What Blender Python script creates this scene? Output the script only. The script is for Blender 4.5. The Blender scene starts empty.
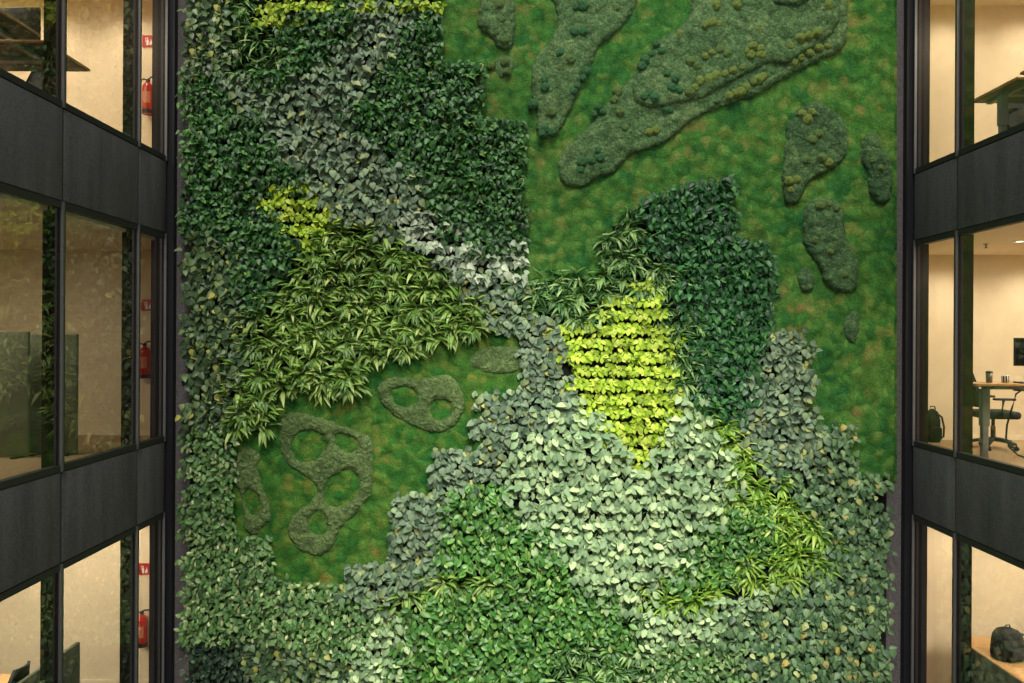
import bpy, math, random
import numpy as np
from mathutils import Vector, noise, Matrix

R = random.Random(7)
C = bpy.context.scene.collection
E = 5.02            # eye height above the lowest floor
HZ = 339.0          # horizon row
ROLL = 0.0055
F = 800.0
YW = 10.4           # depth of the green wall

# ------------------------------------------------------------------ helpers
def at(px, py, y):
    """point on the vertical plane at depth y that stands where the photo shows pixel (px,py)"""
    dx, dy = px - 512.0, py - HZ
    x2, y2 = dx + ROLL * dy, dy - ROLL * dx
    return Vector((x2 * y / F, y, E - y2 * y / F))

def tag(o, label=None, cat=None, group=None, kind=None):
    if label: o['label'] = label
    if cat: o['category'] = cat
    if group: o['group'] = group
    if kind: o['kind'] = kind
    return o

def empty(name, loc=(0, 0, 0), rz=0.0, parent=None):
    o = bpy.data.objects.new(name, None)
    C.objects.link(o)
    o.location = loc
    o.rotation_euler = (0, 0, rz)
    o.empty_display_size = 0.1
    if parent: o.parent = parent
    return o

class MB:
    def __init__(s):
        s.v, s.f, s.sm = [], [], []
    def add(s, vs, fs, smooth=False):
        n = len(s.v)
        s.v += [tuple(v) for v in vs]
        s.f += [tuple(i + n for i in f) for f in fs]
        s.sm += [smooth] * len(fs)
        return s
    def box(s, x0, x1, y0, y1, z0, z1, bev=0.0):
        if x0 > x1: x0, x1 = x1, x0
        if y0 > y1: y0, y1 = y1, y0
        if z0 > z1: z0, z1 = z1, z0
        if bev <= 0:
            vs = [(x, y, z) for x in (x0, x1) for y in (y0, y1) for z in (z0, z1)]
            return s.add(vs, [(0, 1, 3, 2), (4, 6, 7, 5), (0, 4, 5, 1), (2, 3, 7, 6), (0, 2, 6, 4), (1, 5, 7, 3)])
        import bmesh
        bm = bmesh.new()
        bmesh.ops.create_cube(bm, size=1)
        for v in bm.verts:
            v.co = Vector(((x0 + x1) / 2 + v.co.x * (x1 - x0), (y0 + y1) / 2 + v.co.y * (y1 - y0), (z0 + z1) / 2 + v.co.z * (z1 - z0)))
        bmesh.ops.bevel(bm, geom=list(bm.edges), offset=bev, segments=3, affect='EDGES', profile=0.5)
        bm.verts.index_update()
        s.add([v.co[:] for v in bm.verts], [[v.index for v in f.verts] for f in bm.faces], True)
        bm.free()
        return s
    def tube(s, pts, rad, n=10, cap=True):
        pts = [Vector(p) for p in pts]
        rad = rad if isinstance(rad, (list, tuple)) else [rad] * len(pts)
        vs, fs = [], []
        up = Vector((0, 0, 1))
        for i, p in enumerate(pts):
            d = (pts[min(i + 1, len(pts) - 1)] - pts[max(i - 1, 0)]).normalized()
            a = d.cross(up if abs(d.dot(up)) < .95 else Vector((1, 0, 0))).normalized()
            b = d.cross(a).normalized()
            for k in range(n):
                t = 2 * math.pi * k / n
                vs.append(p + (a * math.cos(t) + b * math.sin(t)) * rad[i])
        for i in range(len(pts) - 1):
            for k in range(n):
                k2 = (k + 1) % n
                fs.append((i * n + k, i * n + k2, (i + 1) * n + k2, (i + 1) * n + k))
        if cap:
            fs.append(tuple(reversed(range(n))))
            fs.append(tuple((len(pts) - 1) * n + k for k in range(n)))
        return s.add(vs, fs, True)
    def lathe(s, prof, c=(0, 0, 0), n=24):
        vs, fs = [], []
        for r, z in prof:
            for k in range(n):
                t = 2 * math.pi * k / n
                vs.append((c[0] + r * math.cos(t), c[1] + r * math.sin(t), c[2] + z))
        for i in range(len(prof) - 1):
            for k in range(n):
                k2 = (k + 1) % n
                fs.append((i * n + k, i * n + k2, (i + 1) * n + k2, (i + 1) * n + k))
        return s.add(vs, fs, True)
    def build(s, name, mat, parent=None, loc=None):
        me = bpy.data.meshes.new(name)
        me.from_pydata(s.v, [], s.f)
        me.polygons.foreach_set('use_smooth', s.sm)
        me.materials.append(mat)
        me.update()
        o = bpy.data.objects.new(name, me)
        C.objects.link(o)
        if parent: o.parent = parent
        if loc: o.location = loc
        return o

def mat_new(name):
    m = bpy.data.materials.new(name)
    m.use_nodes = True
    nt = m.node_tree
    return m, nt, nt.nodes['Principled BSDF'], nt.nodes['Material Output']

def lin(c):
    return tuple(((x / 255) / 12.92 if x / 255 <= .04045 else ((x / 255 + .055) / 1.055) ** 2.4) for x in c) + (1.0,)

def ramp(nt, stops, interp='LINEAR'):
    r = nt.nodes.new('ShaderNodeValToRGB')
    r.color_ramp.interpolation = interp
    el = r.color_ramp.elements
    while len(el) < len(stops): el.new(0.5)
    for e, (p, c) in zip(el, stops):
        e.position = p
        e.color = c
    return r

def simple(name, rgb, rough=.5, metal=0.0, var=0.08, scale=30, bump=0.0):
    m, nt, b, out = mat_new(name)
    tc = nt.nodes.new('ShaderNodeTexCoord')
    nz = nt.nodes.new('ShaderNodeTexNoise')
    nz.inputs['Scale'].default_value = scale
    nz.inputs['Detail'].default_value = 5
    nt.links.new(tc.outputs['Object'], nz.inputs['Vector'])
    c = lin(rgb)
    lo = tuple(x * (1 - var) for x in c[:3]) + (1,)
    hi = tuple(min(1, x * (1 + var)) for x in c[:3]) + (1,)
    r = ramp(nt, [(.3, lo), (.7, hi)])
    nt.links.new(nz.outputs['Fac'], r.inputs['Fac'])
    nt.links.new(r.outputs['Color'], b.inputs['Base Color'])
    b.inputs['Roughness'].default_value = rough
    b.inputs['Metallic'].default_value = metal
    if bump:
        bp = nt.nodes.new('ShaderNodeBump')
        bp.inputs['Strength'].default_value = bump
        bp.inputs['Distance'].default_value = .01
        nt.links.new(nz.outputs['Fac'], bp.inputs['Height'])
        nt.links.new(bp.outputs['Normal'], b.inputs['Normal'])
    return m

# ------------------------------------------------------------------ materials
M = {}
M['wall_cream'] = simple('cream plaster', (226, 210, 180), .8, var=.04, scale=3)
M['ceiling'] = simple('ceiling plaster', (228, 214, 188), .85, var=.02, scale=4)
M['carpet'] = simple('beige office floor', (166, 140, 104), .8, var=.08, scale=40)
M['bronze'] = simple('dark bronze metal', (54, 51, 46), .3, .75, var=.1, scale=6)
M['frame'] = simple('dark window frame', (36, 39, 37), .6, .0, var=.08, scale=10)
M['cap'] = simple('grey aluminium cap', (126, 127, 130), .35, .7, var=.05, scale=10)
M['black_metal'] = simple('black post', (24, 25, 31), .5, .2, var=.1, scale=8)
M['strip'] = simple('grey speckled strip', (92, 87, 88), .95, var=.35, scale=60, bump=.5)
M['backing'] = simple('dark growing felt', (17, 19, 15), .95, var=.4, scale=25)
M['red'] = simple('red enamel', (176, 34, 26), .3, var=.06)
M['white'] = simple('white print', (232, 228, 220), .6, var=.02)
M['black'] = simple('black plastic', (22, 22, 23), .5, var=.15)
M['darkfab'] = simple('black fabric', (27, 27, 28), .9, var=.3, scale=120, bump=.4)
M['rubber'] = simple('hose rubber', (16, 16, 16), .6, var=.1)
M['steel'] = simple('grey painted steel', (128, 138, 140), .4, .4, var=.05)
M['oak'] = None
M['under'] = simple('grey green desk underside', (66, 72, 62), .5, var=.1)
M['green_felt'] = simple('grey green felt', (108, 112, 92), .95, var=.12, scale=80, bump=.2)
M['screen_off'] = simple('dark monitor glass', (14, 15, 18), .15, var=.05)
M['concrete'] = simple('court paving', (90, 90, 88), .9, var=.15, scale=6)
M['slab'] = simple('slab edge', (40, 41, 42), .9, var=.1)

def wood():
    m, nt, b, out = mat_new('pale oak')
    tc = nt.nodes.new('ShaderNodeTexCoord')
    mp = nt.nodes.new('ShaderNodeMapping')
    mp.inputs['Scale'].default_value = (3, 40, 40)
    nz = nt.nodes.new('ShaderNodeTexNoise')
    nz.inputs['Scale'].default_value = 2
    nz.inputs['Detail'].default_value = 8
    nt.links.new(tc.outputs['Object'], mp.inputs['Vector'])
    nt.links.new(mp.outputs['Vector'], nz.inputs['Vector'])
    r = ramp(nt, [(.3, lin((176, 132, 82))), (.7, lin((206, 164, 110)))])
    nt.links.new(nz.outputs['Fac'], r.inputs['Fac'])
    nt.links.new(r.outputs['Color'], b.inputs['Base Color'])
    b.inputs['Roughness'].default_value = .5
    return m
M['oak'] = wood()

def cladding():
    m, nt, b, out = mat_new('dark fibre cement')
    tc = nt.nodes.new('ShaderNodeTexCoord')
    n1 = nt.nodes.new('ShaderNodeTexNoise'); n1.inputs['Scale'].default_value = 45; n1.inputs['Detail'].default_value = 6
    mp = nt.nodes.new('ShaderNodeMapping'); mp.inputs['Scale'].default_value = (2.5, 2.5, .35)
    n2 = nt.nodes.new('ShaderNodeTexNoise'); n2.inputs['Scale'].default_value = 2.2; n2.inputs['Detail'].default_value = 5
    nt.links.new(tc.outputs['Object'], n1.inputs['Vector'])
    nt.links.new(tc.outputs['Object'], mp.inputs['Vector'])
    nt.links.new(mp.outputs['Vector'], n2.inputs['Vector'])
    mx = nt.nodes.new('ShaderNodeMath'); mx.operation = 'ADD'
    nt.links.new(n1.outputs['Fac'], mx.inputs[0]); nt.links.new(n2.outputs['Fac'], mx.inputs[1])
    hf = nt.nodes.new('ShaderNodeMath'); hf.operation = 'MULTIPLY'; hf.inputs[1].default_value = .5
    nt.links.new(mx.outputs[0], hf.inputs[0])
    r = ramp(nt, [(.32, lin((66, 67, 70))), (.68, lin((100, 101, 104)))])
    nt.links.new(hf.outputs[0], r.inputs['Fac'])
    nt.links.new(r.outputs['Color'], b.inputs['Base Color'])
    b.inputs['Roughness'].default_value = .7
    b.inputs['Specular IOR Level'].default_value = .3
    return m
M['cladding'] = cladding()

def glass():
    m = bpy.data.materials.new('window glass')
    m.use_nodes = True
    nt = m.node_tree
    nt.nodes.clear()
    out = nt.nodes.new('ShaderNodeOutputMaterial')
    tr = nt.nodes.new('ShaderNodeBsdfTransparent'); tr.inputs['Color'].default_value = (.86, .88, .85, 1)
    gl = nt.nodes.new('ShaderNodeBsdfGlossy'); gl.inputs['Roughness'].default_value = 0.0
    gl.inputs['Color'].default_value = (1, 1, 1, 1)
    fr = nt.nodes.new('ShaderNodeFresnel'); fr.inputs['IOR'].default_value = 1.5
    ml = nt.nodes.new('ShaderNodeMath'); ml.operation = 'MULTIPLY'; ml.inputs[1].default_value = 1.75; ml.use_clamp = True
    ge = nt.nodes.new('ShaderNodeNewGeometry')
    mi = nt.nodes.new('ShaderNodeMapRange'); mi.inputs['To Min'].default_value = 1.5; mi.inputs['To Max'].default_value = 1 / 1.5
    nt.links.new(ge.outputs['Backfacing'], mi.inputs['Value']); nt.links.new(mi.outputs[0], fr.inputs['IOR'])
    nt.links.new(fr.outputs[0], ml.inputs[0])
    mx = nt.nodes.new('ShaderNodeMixShader')
    nt.links.new(ml.outputs[0], mx.inputs[0])
    nt.links.new(tr.outputs[0], mx.inputs[1])
    nt.links.new(gl.outputs[0], mx.inputs[2])
    nt.links.new(mx.outputs[0], out.inputs['Surface'])
    return m
M['glass'] = glass()

def emit(name, col, st):
    m, nt, b, out = mat_new(name)
    b.inputs['Emission Color'].default_value = col
    b.inputs['Emission Strength'].default_value = st
    return m
M['lamp'] = emit('downlight diffuser', (1, .86, .62, 1), 9)

def leafmat(name, stops, rough=.5, spec=.4, transl=.12, objvar=.22):
    """stops: leaf colours picked by the leaf's own random value"""
    m, nt, b, out = mat_new(name)
    a = nt.nodes.new('ShaderNodeAttribute'); a.attribute_name = 'leaf_value'
    r = ramp(nt, [(p, lin(c)) for p, c in stops])
    nt.links.new(a.outputs['Fac'], r.inputs['Fac'])
    oi = nt.nodes.new('ShaderNodeObjectInfo')
    mr = nt.nodes.new('ShaderNodeMapRange')
    mr.inputs['To Min'].default_value = 1 - objvar; mr.inputs['To Max'].default_value = 1 + objvar
    nt.links.new(oi.outputs['Random'], mr.inputs['Value'])
    hs = nt.nodes.new('ShaderNodeHueSaturation')
    nt.links.new(mr.outputs[0], hs.inputs['Value'])
    nt.links.new(r.outputs['Color'], hs.inputs['Color'])
    # pale midrib / darker margin from the second attribute
    a2 = nt.nodes.new('ShaderNodeAttribute'); a2.attribute_name = 'leaf_rib'
    mm = nt.nodes.new('ShaderNodeMapRange')
    mm.inputs['To Min'].default_value = .94; mm.inputs['To Max'].default_value = 1.1
    nt.links.new(a2.outputs['Fac'], mm.inputs['Value'])
    hs2 = nt.nodes.new('ShaderNodeHueSaturation')
    nt.links.new(mm.outputs[0], hs2.inputs['Value'])
    nt.links.new(hs.outputs['Color'], hs2.inputs['Color'])
    nt.links.new(hs2.outputs['Color'], b.inputs['Base Color'])
    b.inputs['Roughness'].default_value = rough
    b.inputs['Specular IOR Level'].default_value = spec
    tl = nt.nodes.new('ShaderNodeBsdfTranslucent')
    nt.links.new(hs2.outputs['Color'], tl.inputs['Color'])
    mx = nt.nodes.new('ShaderNodeMixShader'); mx.inputs[0].default_value = transl
    nt.links.new(b.outputs[0], mx.inputs[1]); nt.links.new(tl.outputs[0], mx.inputs[2])
    nt.links.new(mx.outputs[0], out.inputs['Surface'])
    return m

def mossmat(name, stops, cell, fine=90, bump=.6, dist=.03, spread=.35, fc=(.62, 1.32)):
    m, nt, b, out = mat_new(name)
    tc = nt.nodes.new('ShaderNodeTexCoord')
    nw = nt.nodes.new('ShaderNodeTexNoise'); nw.inputs['Scale'].default_value = 5; nw.inputs['Detail'].default_value = 3
    nt.links.new(tc.outputs['Object'], nw.inputs['Vector'])
    vm = nt.nodes.new('ShaderNodeVectorMath'); vm.operation = 'MULTIPLY_ADD'
    vm.inputs[1].default_value = (.22, .22, .22)
    nt.links.new(nw.outputs['Color'], vm.inputs[0]); nt.links.new(tc.outputs['Object'], vm.inputs[2])
    vo = nt.nodes.new('ShaderNodeTexVoronoi'); vo.feature = 'SMOOTH_F1'; vo.inputs['Scale'].default_value = cell
    vo.inputs['Smoothness'].default_value = .55
    nt.links.new(vm.outputs[0], vo.inputs['Vector'])
    sep = nt.nodes.new('ShaderNodeSeparateColor')
    nt.links.new(vo.outputs['Color'], sep.inputs[0])
    big = nt.nodes.new('ShaderNodeTexNoise'); big.inputs['Scale'].default_value = 1.3; big.inputs['Detail'].default_value = 6; big.inputs['Roughness'].default_value = .65
    nt.links.new(tc.outputs['Object'], big.inputs['Vector'])
    fn = nt.nodes.new('ShaderNodeTexNoise'); fn.inputs['Scale'].default_value = fine; fn.inputs['Detail'].default_value = 4; fn.inputs['Roughness'].default_value = .7
    nt.links.new(tc.outputs['Object'], fn.inputs['Vector'])
    def math_(op, x, y):
        n = nt.nodes.new('ShaderNodeMath'); n.operation = op
        for i, q in enumerate((x, y)):
            if isinstance(q, (int, float)): n.inputs[i].default_value = q
            else: nt.links.new(q, n.inputs[i])
        return n.outputs[0]
    f = math_('ADD', math_('MULTIPLY', sep.outputs[0], spread), math_('ADD', math_('MULTIPLY', big.outputs['Fac'], .75), math_('MULTIPLY', fn.outputs['Fac'], .35)))
    f = math_('SUBTRACT', f, .23)
    r = ramp(nt, [(p, lin(c)) for p, c in stops])
    nt.links.new(f, r.inputs['Fac'])
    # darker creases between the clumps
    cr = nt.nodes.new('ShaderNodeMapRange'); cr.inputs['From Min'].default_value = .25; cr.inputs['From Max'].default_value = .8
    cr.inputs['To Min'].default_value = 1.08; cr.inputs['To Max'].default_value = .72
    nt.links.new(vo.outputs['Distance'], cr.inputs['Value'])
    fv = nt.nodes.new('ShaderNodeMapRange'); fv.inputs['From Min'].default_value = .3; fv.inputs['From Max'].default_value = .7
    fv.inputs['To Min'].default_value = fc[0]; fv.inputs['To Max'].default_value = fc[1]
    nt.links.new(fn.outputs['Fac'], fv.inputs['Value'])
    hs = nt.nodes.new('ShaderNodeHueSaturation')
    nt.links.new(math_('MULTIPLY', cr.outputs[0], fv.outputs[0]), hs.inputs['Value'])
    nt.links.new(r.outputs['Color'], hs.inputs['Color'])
    nt.links.new(hs.outputs['Color'], b.inputs['Base Color'])
    b.inputs['Roughness'].default_value = 1
    b.inputs['Specular IOR Level'].default_value = .05
    bp = nt.nodes.new('ShaderNodeBump'); bp.inputs['Strength'].default_value = bump; bp.inputs['Distance'].default_value = dist
    nt.links.new(math_('SUBTRACT', math_('MULTIPLY', fn.outputs['Fac'], .8), vo.outputs['Distance']), bp.inputs['Height'])
    nt.links.new(bp.outputs['Normal'], b.inputs['Normal'])
    return m

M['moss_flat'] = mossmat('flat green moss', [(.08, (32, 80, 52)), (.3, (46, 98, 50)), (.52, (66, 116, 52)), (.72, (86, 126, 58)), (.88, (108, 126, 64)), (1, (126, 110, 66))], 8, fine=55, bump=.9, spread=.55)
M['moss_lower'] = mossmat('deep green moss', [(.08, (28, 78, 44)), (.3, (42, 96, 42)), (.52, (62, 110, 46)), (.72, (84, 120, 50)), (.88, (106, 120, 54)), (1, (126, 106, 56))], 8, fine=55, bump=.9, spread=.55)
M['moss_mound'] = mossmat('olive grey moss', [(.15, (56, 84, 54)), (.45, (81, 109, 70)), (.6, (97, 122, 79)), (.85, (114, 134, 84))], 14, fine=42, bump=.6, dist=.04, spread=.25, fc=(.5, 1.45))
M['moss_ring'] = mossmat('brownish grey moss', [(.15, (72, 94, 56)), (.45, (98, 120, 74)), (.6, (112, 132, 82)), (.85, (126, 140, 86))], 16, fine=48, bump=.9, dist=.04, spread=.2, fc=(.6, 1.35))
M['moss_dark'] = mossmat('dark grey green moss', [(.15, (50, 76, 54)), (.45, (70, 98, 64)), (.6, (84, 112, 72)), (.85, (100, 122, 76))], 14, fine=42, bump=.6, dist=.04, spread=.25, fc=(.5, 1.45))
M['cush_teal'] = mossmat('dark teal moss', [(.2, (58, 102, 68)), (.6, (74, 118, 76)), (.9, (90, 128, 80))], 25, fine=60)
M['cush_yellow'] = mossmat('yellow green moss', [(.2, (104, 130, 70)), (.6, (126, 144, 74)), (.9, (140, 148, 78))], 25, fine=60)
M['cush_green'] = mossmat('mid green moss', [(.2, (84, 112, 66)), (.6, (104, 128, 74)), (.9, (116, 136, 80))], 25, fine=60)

# ------------------------------------------------------------------ camera
cam_d = bpy.data.cameras.new('camera')
cam = bpy.data.objects.new('camera', cam_d)
C.objects.link(cam)
cam.location = (0, 0, E)
cam.rotation_mode = 'QUATERNION'
cam_d.sensor_width = 36
cam_d.lens = 36 * F / 1024
cam_d.shift_y = -(341.5 - HZ) / 1024
q = Matrix.Rotation(math.radians(90), 3, 'X') @ Matrix.Rotation(ROLL, 3, 'Z')
cam.rotation_quaternion = q.to_quaternion()
cam_d.clip_end = 200
bpy.context.scene.camera = cam

# ------------------------------------------------------------------ setting: court
YB = 10.46
MB().box(-4.43, 5.14, YB, YB + .3, 0, 12).build('wall_back', M['strip'])['kind'] = 'structure'
MB().box(at(192, 340, YB).x, at(886, 340, YB).x, YB - .04, YB - .002, .0, 11).build('trim_1', M['backing'])['kind'] = 'structure'
MB().box(-9, 9, -3, 11.9, -.2, 0).build('floor', M['concrete'])['kind'] = 'structure'

XL, XR = -4.49, 5.20
YC = 10.35
LEV = {'left': dict(sill=[-5.02, -1.343, 2.275], head=[-2.266, 1.34, 5.0]),
       'right': dict(sill=[-5.02, -1.35, 2.16], head=[-2.24, 1.296, 5.0])}
MUL = {'left': [10.35, 9.58, 7.965, 6.35, 4.735, 3.12], 'right': [10.35, 9.35, 7.74, 6.13, 4.52]}
FLOORS = [-5.02, -1.42, 2.18]
CEILS = [-2.33, 1.25, 4.85]
QD = .17
tn = [1]
def trim(mb, mat):
    tn[0] += 1
    o = mb.build('trim_%d' % tn[0], mat)
    o['kind'] = 'structure'
    return o
wn = [0]
for side, X, s in (('left', XL, -1), ('right', XR, 1)):
    # s points from the court into the rooms
    lv, mu = LEV[side], MUL[side]
    # black corner post between the facade and the green wall
    trim(MB().box(X - s * .10, X + s * .06, YC + .012, YB, 0, 11), M['black_metal'])
    for k in range(3):
        z0, z1 = E + lv['sill'][k], E + lv['head'][k]
        for i in range(len(mu) - 1):
            ya, yb = mu[i + 1], mu[i]          # near, far
            wn[0] += 1
            w = empty('window_%d' % wn[0], (X, (ya + yb) / 2, z0))
            w['kind'] = 'structure'
            h = z1 - z0
            ha = (yb - ya) / 2
            # sash frame: head and sill rails on the facade line
            fr = MB()
            fr.box(-s * .015, s * .06, -ha + .035, ha - .035, 0, .065)
            fr.box(-s * .015, s * .06, -ha + .035, ha - .035, h - .065, h)
            fr.build('frame', M['frame'], w)
            MB().add([(s * .012, -ha + .03, .05), (s * .012, ha - .03, .05), (s * .012, ha - .03, h - .05), (s * .012, -ha + .03, h - .05)], [(0, 1, 2, 3)]).build('pane', M['glass'], w)
            # far-side mullion of this bay, deep towards the room
            MB().box(s * .0, s * QD, ha - .035 , ha + .0, 0, h).build('mullion', M['bronze'], w)
            if i > 0:
                MB().box(s * .0, s * QD, ha + .0, ha + .035, 0, h).build('mullion', M['bronze'], w)
            cp = MB()
            yo = ha if i > 0 else ha - .02
            cp.box(-s * .03, 0, yo - .022, yo + .004, 0, h)
            cp.build('mullion_cap', M['cap'], w)
            gk = MB()
            gk.box(-s * .022, 0, yo + .004, yo + .034, 0, h)
            gk.build('mullion_gasket', M['frame'], w)
    for k in range(2):
        z0, z1 = E + lv['head'][k], E + lv['sill'][k + 1]
        for i in range(len(mu) - 1):
            ya, yb = mu[i + 1] + .016, mu[i] - .016
            o = MB().box(X - s * .012, X + s * .05, ya, yb, z0 + .012, z1 - .012, .004).build('wall_' + side, M['cladding'])
            o['kind'] = 'structure'
        # dark carrier behind the joints, slab behind it
        trim(MB().box(X + s * .004, X + s * .12, mu[-1], YC, z0, z1), M['frame'])
    zt = E + lv['head'][2]
    trim(MB().box(X - s * .012, X + s * .12, mu[-1], YC, zt, zt + 1.0), M['cladding'])
    # rooms
    XO = X + s * 4.6
    YE = 11.55
    for k in range(3):
        f, c = E + FLOORS[k], E + CEILS[k]
        o = MB().box(X + s * .06 if k == 0 else X + s * .121, XO, 3.2, YE + .1, f - .25, f).build('floor', M['carpet']); o['kind'] = 'structure'
        o = MB().box(X + s * .121, XO, 3.2, YE + .1, c, c + .25).build('ceiling', M['ceiling']); o['kind'] = 'structure'
        o = MB().box(X + s * .06, XO, YE, YE + .1, f, c).build('wall_far', M['wall_cream']); o['kind'] = 'structure'
        o = MB().box(XO, XO + s * .1, 3.2, YE + .1, f, c).build('wall_outer', M['wall_cream']); o['kind'] = 'structure'
        o = MB().box(X + s * .06, XO, 3.1, 3.2, f, c).build('wall_near', M['wall_cream']); o['kind'] = 'structure'
        o = MB().box(X + s * .0, X + s * .06, YC + .012, YE, f, c + .2).build('wall_side', M['wall_cream']); o['kind'] = 'structure'
        o = MB().box(X + s * .08, XO, YE - .015, YE, f, f + .07).build('baseboard_far', M['ceiling']); o['kind'] = 'structure'

# ------------------------------------------------------------------ polygons in photo pixels
def arr(p): return np.array(p, float)
def chaikin(p, n=2):
    p = arr(p)
    for _ in range(n):
        q = np.roll(p, -1, 0)
        p = np.stack([p * .75 + q * .25, p * .25 + q * .75], 1).reshape(-1, 2)
    return p
def sdist(pts, poly):
    """signed distance, positive inside"""
    a = poly; b = np.roll(poly, -1, 0)
    d2 = np.full(len(pts), 1e18); ins = np.zeros(len(pts), bool)
    for p, q in zip(a, b):
        e = q - p
        L = (e * e).sum() + 1e-12
        t = np.clip(((pts - p) @ e) / L, 0, 1)
        w = pts - p - t[:, None] * e
        d2 = np.minimum(d2, (w * w).sum(1))
        c = ((p[1] > pts[:, 1]) != (q[1] > pts[:, 1]))
        with np.errstate(divide='ignore', invalid='ignore'):
            xi = (q[0] - p[0]) * (pts[:, 1] - p[1]) / (q[1] - p[1] + 1e-15) + p[0]
        ins ^= c & (pts[:, 0] < xi)
    d = np.sqrt(d2)
    return np.where(ins, d, -d)

MOSS_UP = [(440, -16), (440, 66), (482, 66), (482, 123), (523, 123), (523, 277), (602, 274), (603, 222), (640, 207), (686, 186), (733, 181), (733, 243), (772, 243), (772, 332), (812, 332), (812, 426), (853, 428), (853, 471), (894, 471), (894, -16)]
MOSS_LO = [(521, 336), (476, 335), (440, 345), (398, 357), (362, 362), (353, 392), (276, 394), (265, 438), (231, 434), (229, 527), (267, 543), (272, 585), (351, 585), (351, 562), (394, 563), (394, 493), (434, 490), (434, 449), (478, 448), (478, 393), (521, 392)]

Y_MOSS = 10.40
def relief(name, outline, holes, T, w, step, mat, base, lump=.015, fine=.006, margin=0.0, smooth=2, parent=None, ex=.55, sag=0.0):
    """a moss body: height above the base plane rises from its outline"""
    o = chaikin(outline, smooth) if smooth else arr(outline)
    hs = [chaikin(h, 2) for h in holes]
    x0, y0 = o.min(0) - margin - step; x1, y1 = o.max(0) + margin + step
    nx, ny = int((x1 - x0) / step) + 2, int((y1 - y0) / step) + 2
    gx, gy = np.meshgrid(x0 + np.arange(nx) * step, y0 + np.arange(ny) * step)
    P = np.stack([gx.ravel(), gy.ravel()], 1)
    d = sdist(P, o)
    for h in hs: d = np.minimum(d, -sdist(P, h))
    d = d + margin
    if margin: d = np.minimum(d, np.minimum(P[:, 0] - 183, 894 - P[:, 0]) + 2)
    keep = d > -step * 1.5
    idx = np.full(len(P), -1); idx[keep] = np.arange(keep.sum())
    vs = []
    for i in np.nonzero(keep)[0]:
        px, py = P[i]
        dd = d[i]
        if margin == 0:
            dd += 1.3 * noise.noise(Vector((px * .16, py * .16, 3)))
        t = min(max(dd / w, 0), 1)
        hgt = T * (1 - (1 - t) ** 2) ** ex if dd > 0 else -.04
        p = at(px, py, base)
        if dd > 0:
            hgt += lump * noise.noise(Vector((p.x * 7, p.z * 7, 1.7))) * t + fine * noise.noise(Vector((p.x * 38, p.z * 38, 5.1)))
        vs.append((p.x, p.y - hgt, p.z - sag * max(hgt, 0)))
    g = idx.reshape(ny, nx)
    A, B, Cc, D = g[:-1, :-1], g[:-1, 1:], g[1:, 1:], g[1:, :-1]
    ok = (A >= 0) & (B >= 0) & (Cc >= 0) & (D >= 0)
    fs = np.stack([A[ok], D[ok], Cc[ok], B[ok]], 1).tolist()
    used = sorted({i for f in fs for i in f})
    rm = {u: j for j, u in enumerate(used)}
    vs = [vs[u] for u in used]
    fs = [[rm[i] for i in f] for f in fs]
    mb = MB()
    mb.add(vs, fs, True)
    return mb.build(name, mat, parent)

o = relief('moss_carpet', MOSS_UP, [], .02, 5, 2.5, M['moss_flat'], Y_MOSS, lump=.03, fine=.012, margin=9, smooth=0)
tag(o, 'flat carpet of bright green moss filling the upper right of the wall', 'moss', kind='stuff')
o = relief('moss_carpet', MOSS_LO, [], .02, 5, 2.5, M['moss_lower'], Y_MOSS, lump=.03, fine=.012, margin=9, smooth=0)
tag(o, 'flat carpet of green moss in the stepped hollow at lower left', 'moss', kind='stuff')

# cushions: three small bumpy bun meshes shared by copies
def bun(seed):
    r = random.Random(seed)
    mb = MB(); vs = []; fs = []
    n, m = 14, 7
    for i in range(m + 1):
        a = math.pi * .55 * i / m
        for k in range(n):
            t = 2 * math.pi * k / n
            v = Vector((math.sin(a) * math.cos(t), -math.cos(a) * .8, math.sin(a) * math.sin(t)))
            v *= 1 + .3 * noise.noise(v * 2.3 + Vector((seed * 3.1, 0, 0))) + .12 * noise.noise(v * 6 + Vector((seed, 4, 0)))
            vs.append(v)
    for i in range(m):
        for k in range(n):
            k2 = (k + 1) % n
            fs.append((i * n + k, i * n + k2, (i + 1) * n + k2, (i + 1) * n + k))
    mb.add(vs, fs, True)
    return mb
BUNS = {}
for key in ('cush_teal', 'cush_yellow', 'cush_green'):
    BUNS[key] = []
    for sd in range(3):
        o = bun(sd).build('cushion', M[key])
        BUNS[key].append(o.data)
        bpy.data.objects.remove(o)
def cushions(parent, mat, pts, depth, r0=3.5, r1=5.6):
    for px, py in pts:
        for _ in range(1):
            o = bpy.data.objects.new('cushion', R.choice(BUNS[mat]))
            C.objects.link(o)
            o.parent = parent
            o.location = at(px, py, depth)
            s_ = R.uniform(r0, r1) * .013
            o.scale = (s_, s_ * R.uniform(.8, 1.1), s_)
            o.rotation_euler = (0, R.uniform(0, 6.28), 0)

def mound(label, outline, holes=(), T=.095, w=8, mat='moss_mound', base=Y_MOSS, step=1.5, cush=(), name='moss_mound', lump=.03, fine=.012, sag=.25):
    e = relief(name, outline, holes, T, w, step, M[mat], base, lump=lump, fine=fine, sag=sag)
    tag(e, label, 'moss mound')
    for mt, pts in cush:
        cushions(e, mt, pts, base - T + .012)
    return e

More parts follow.
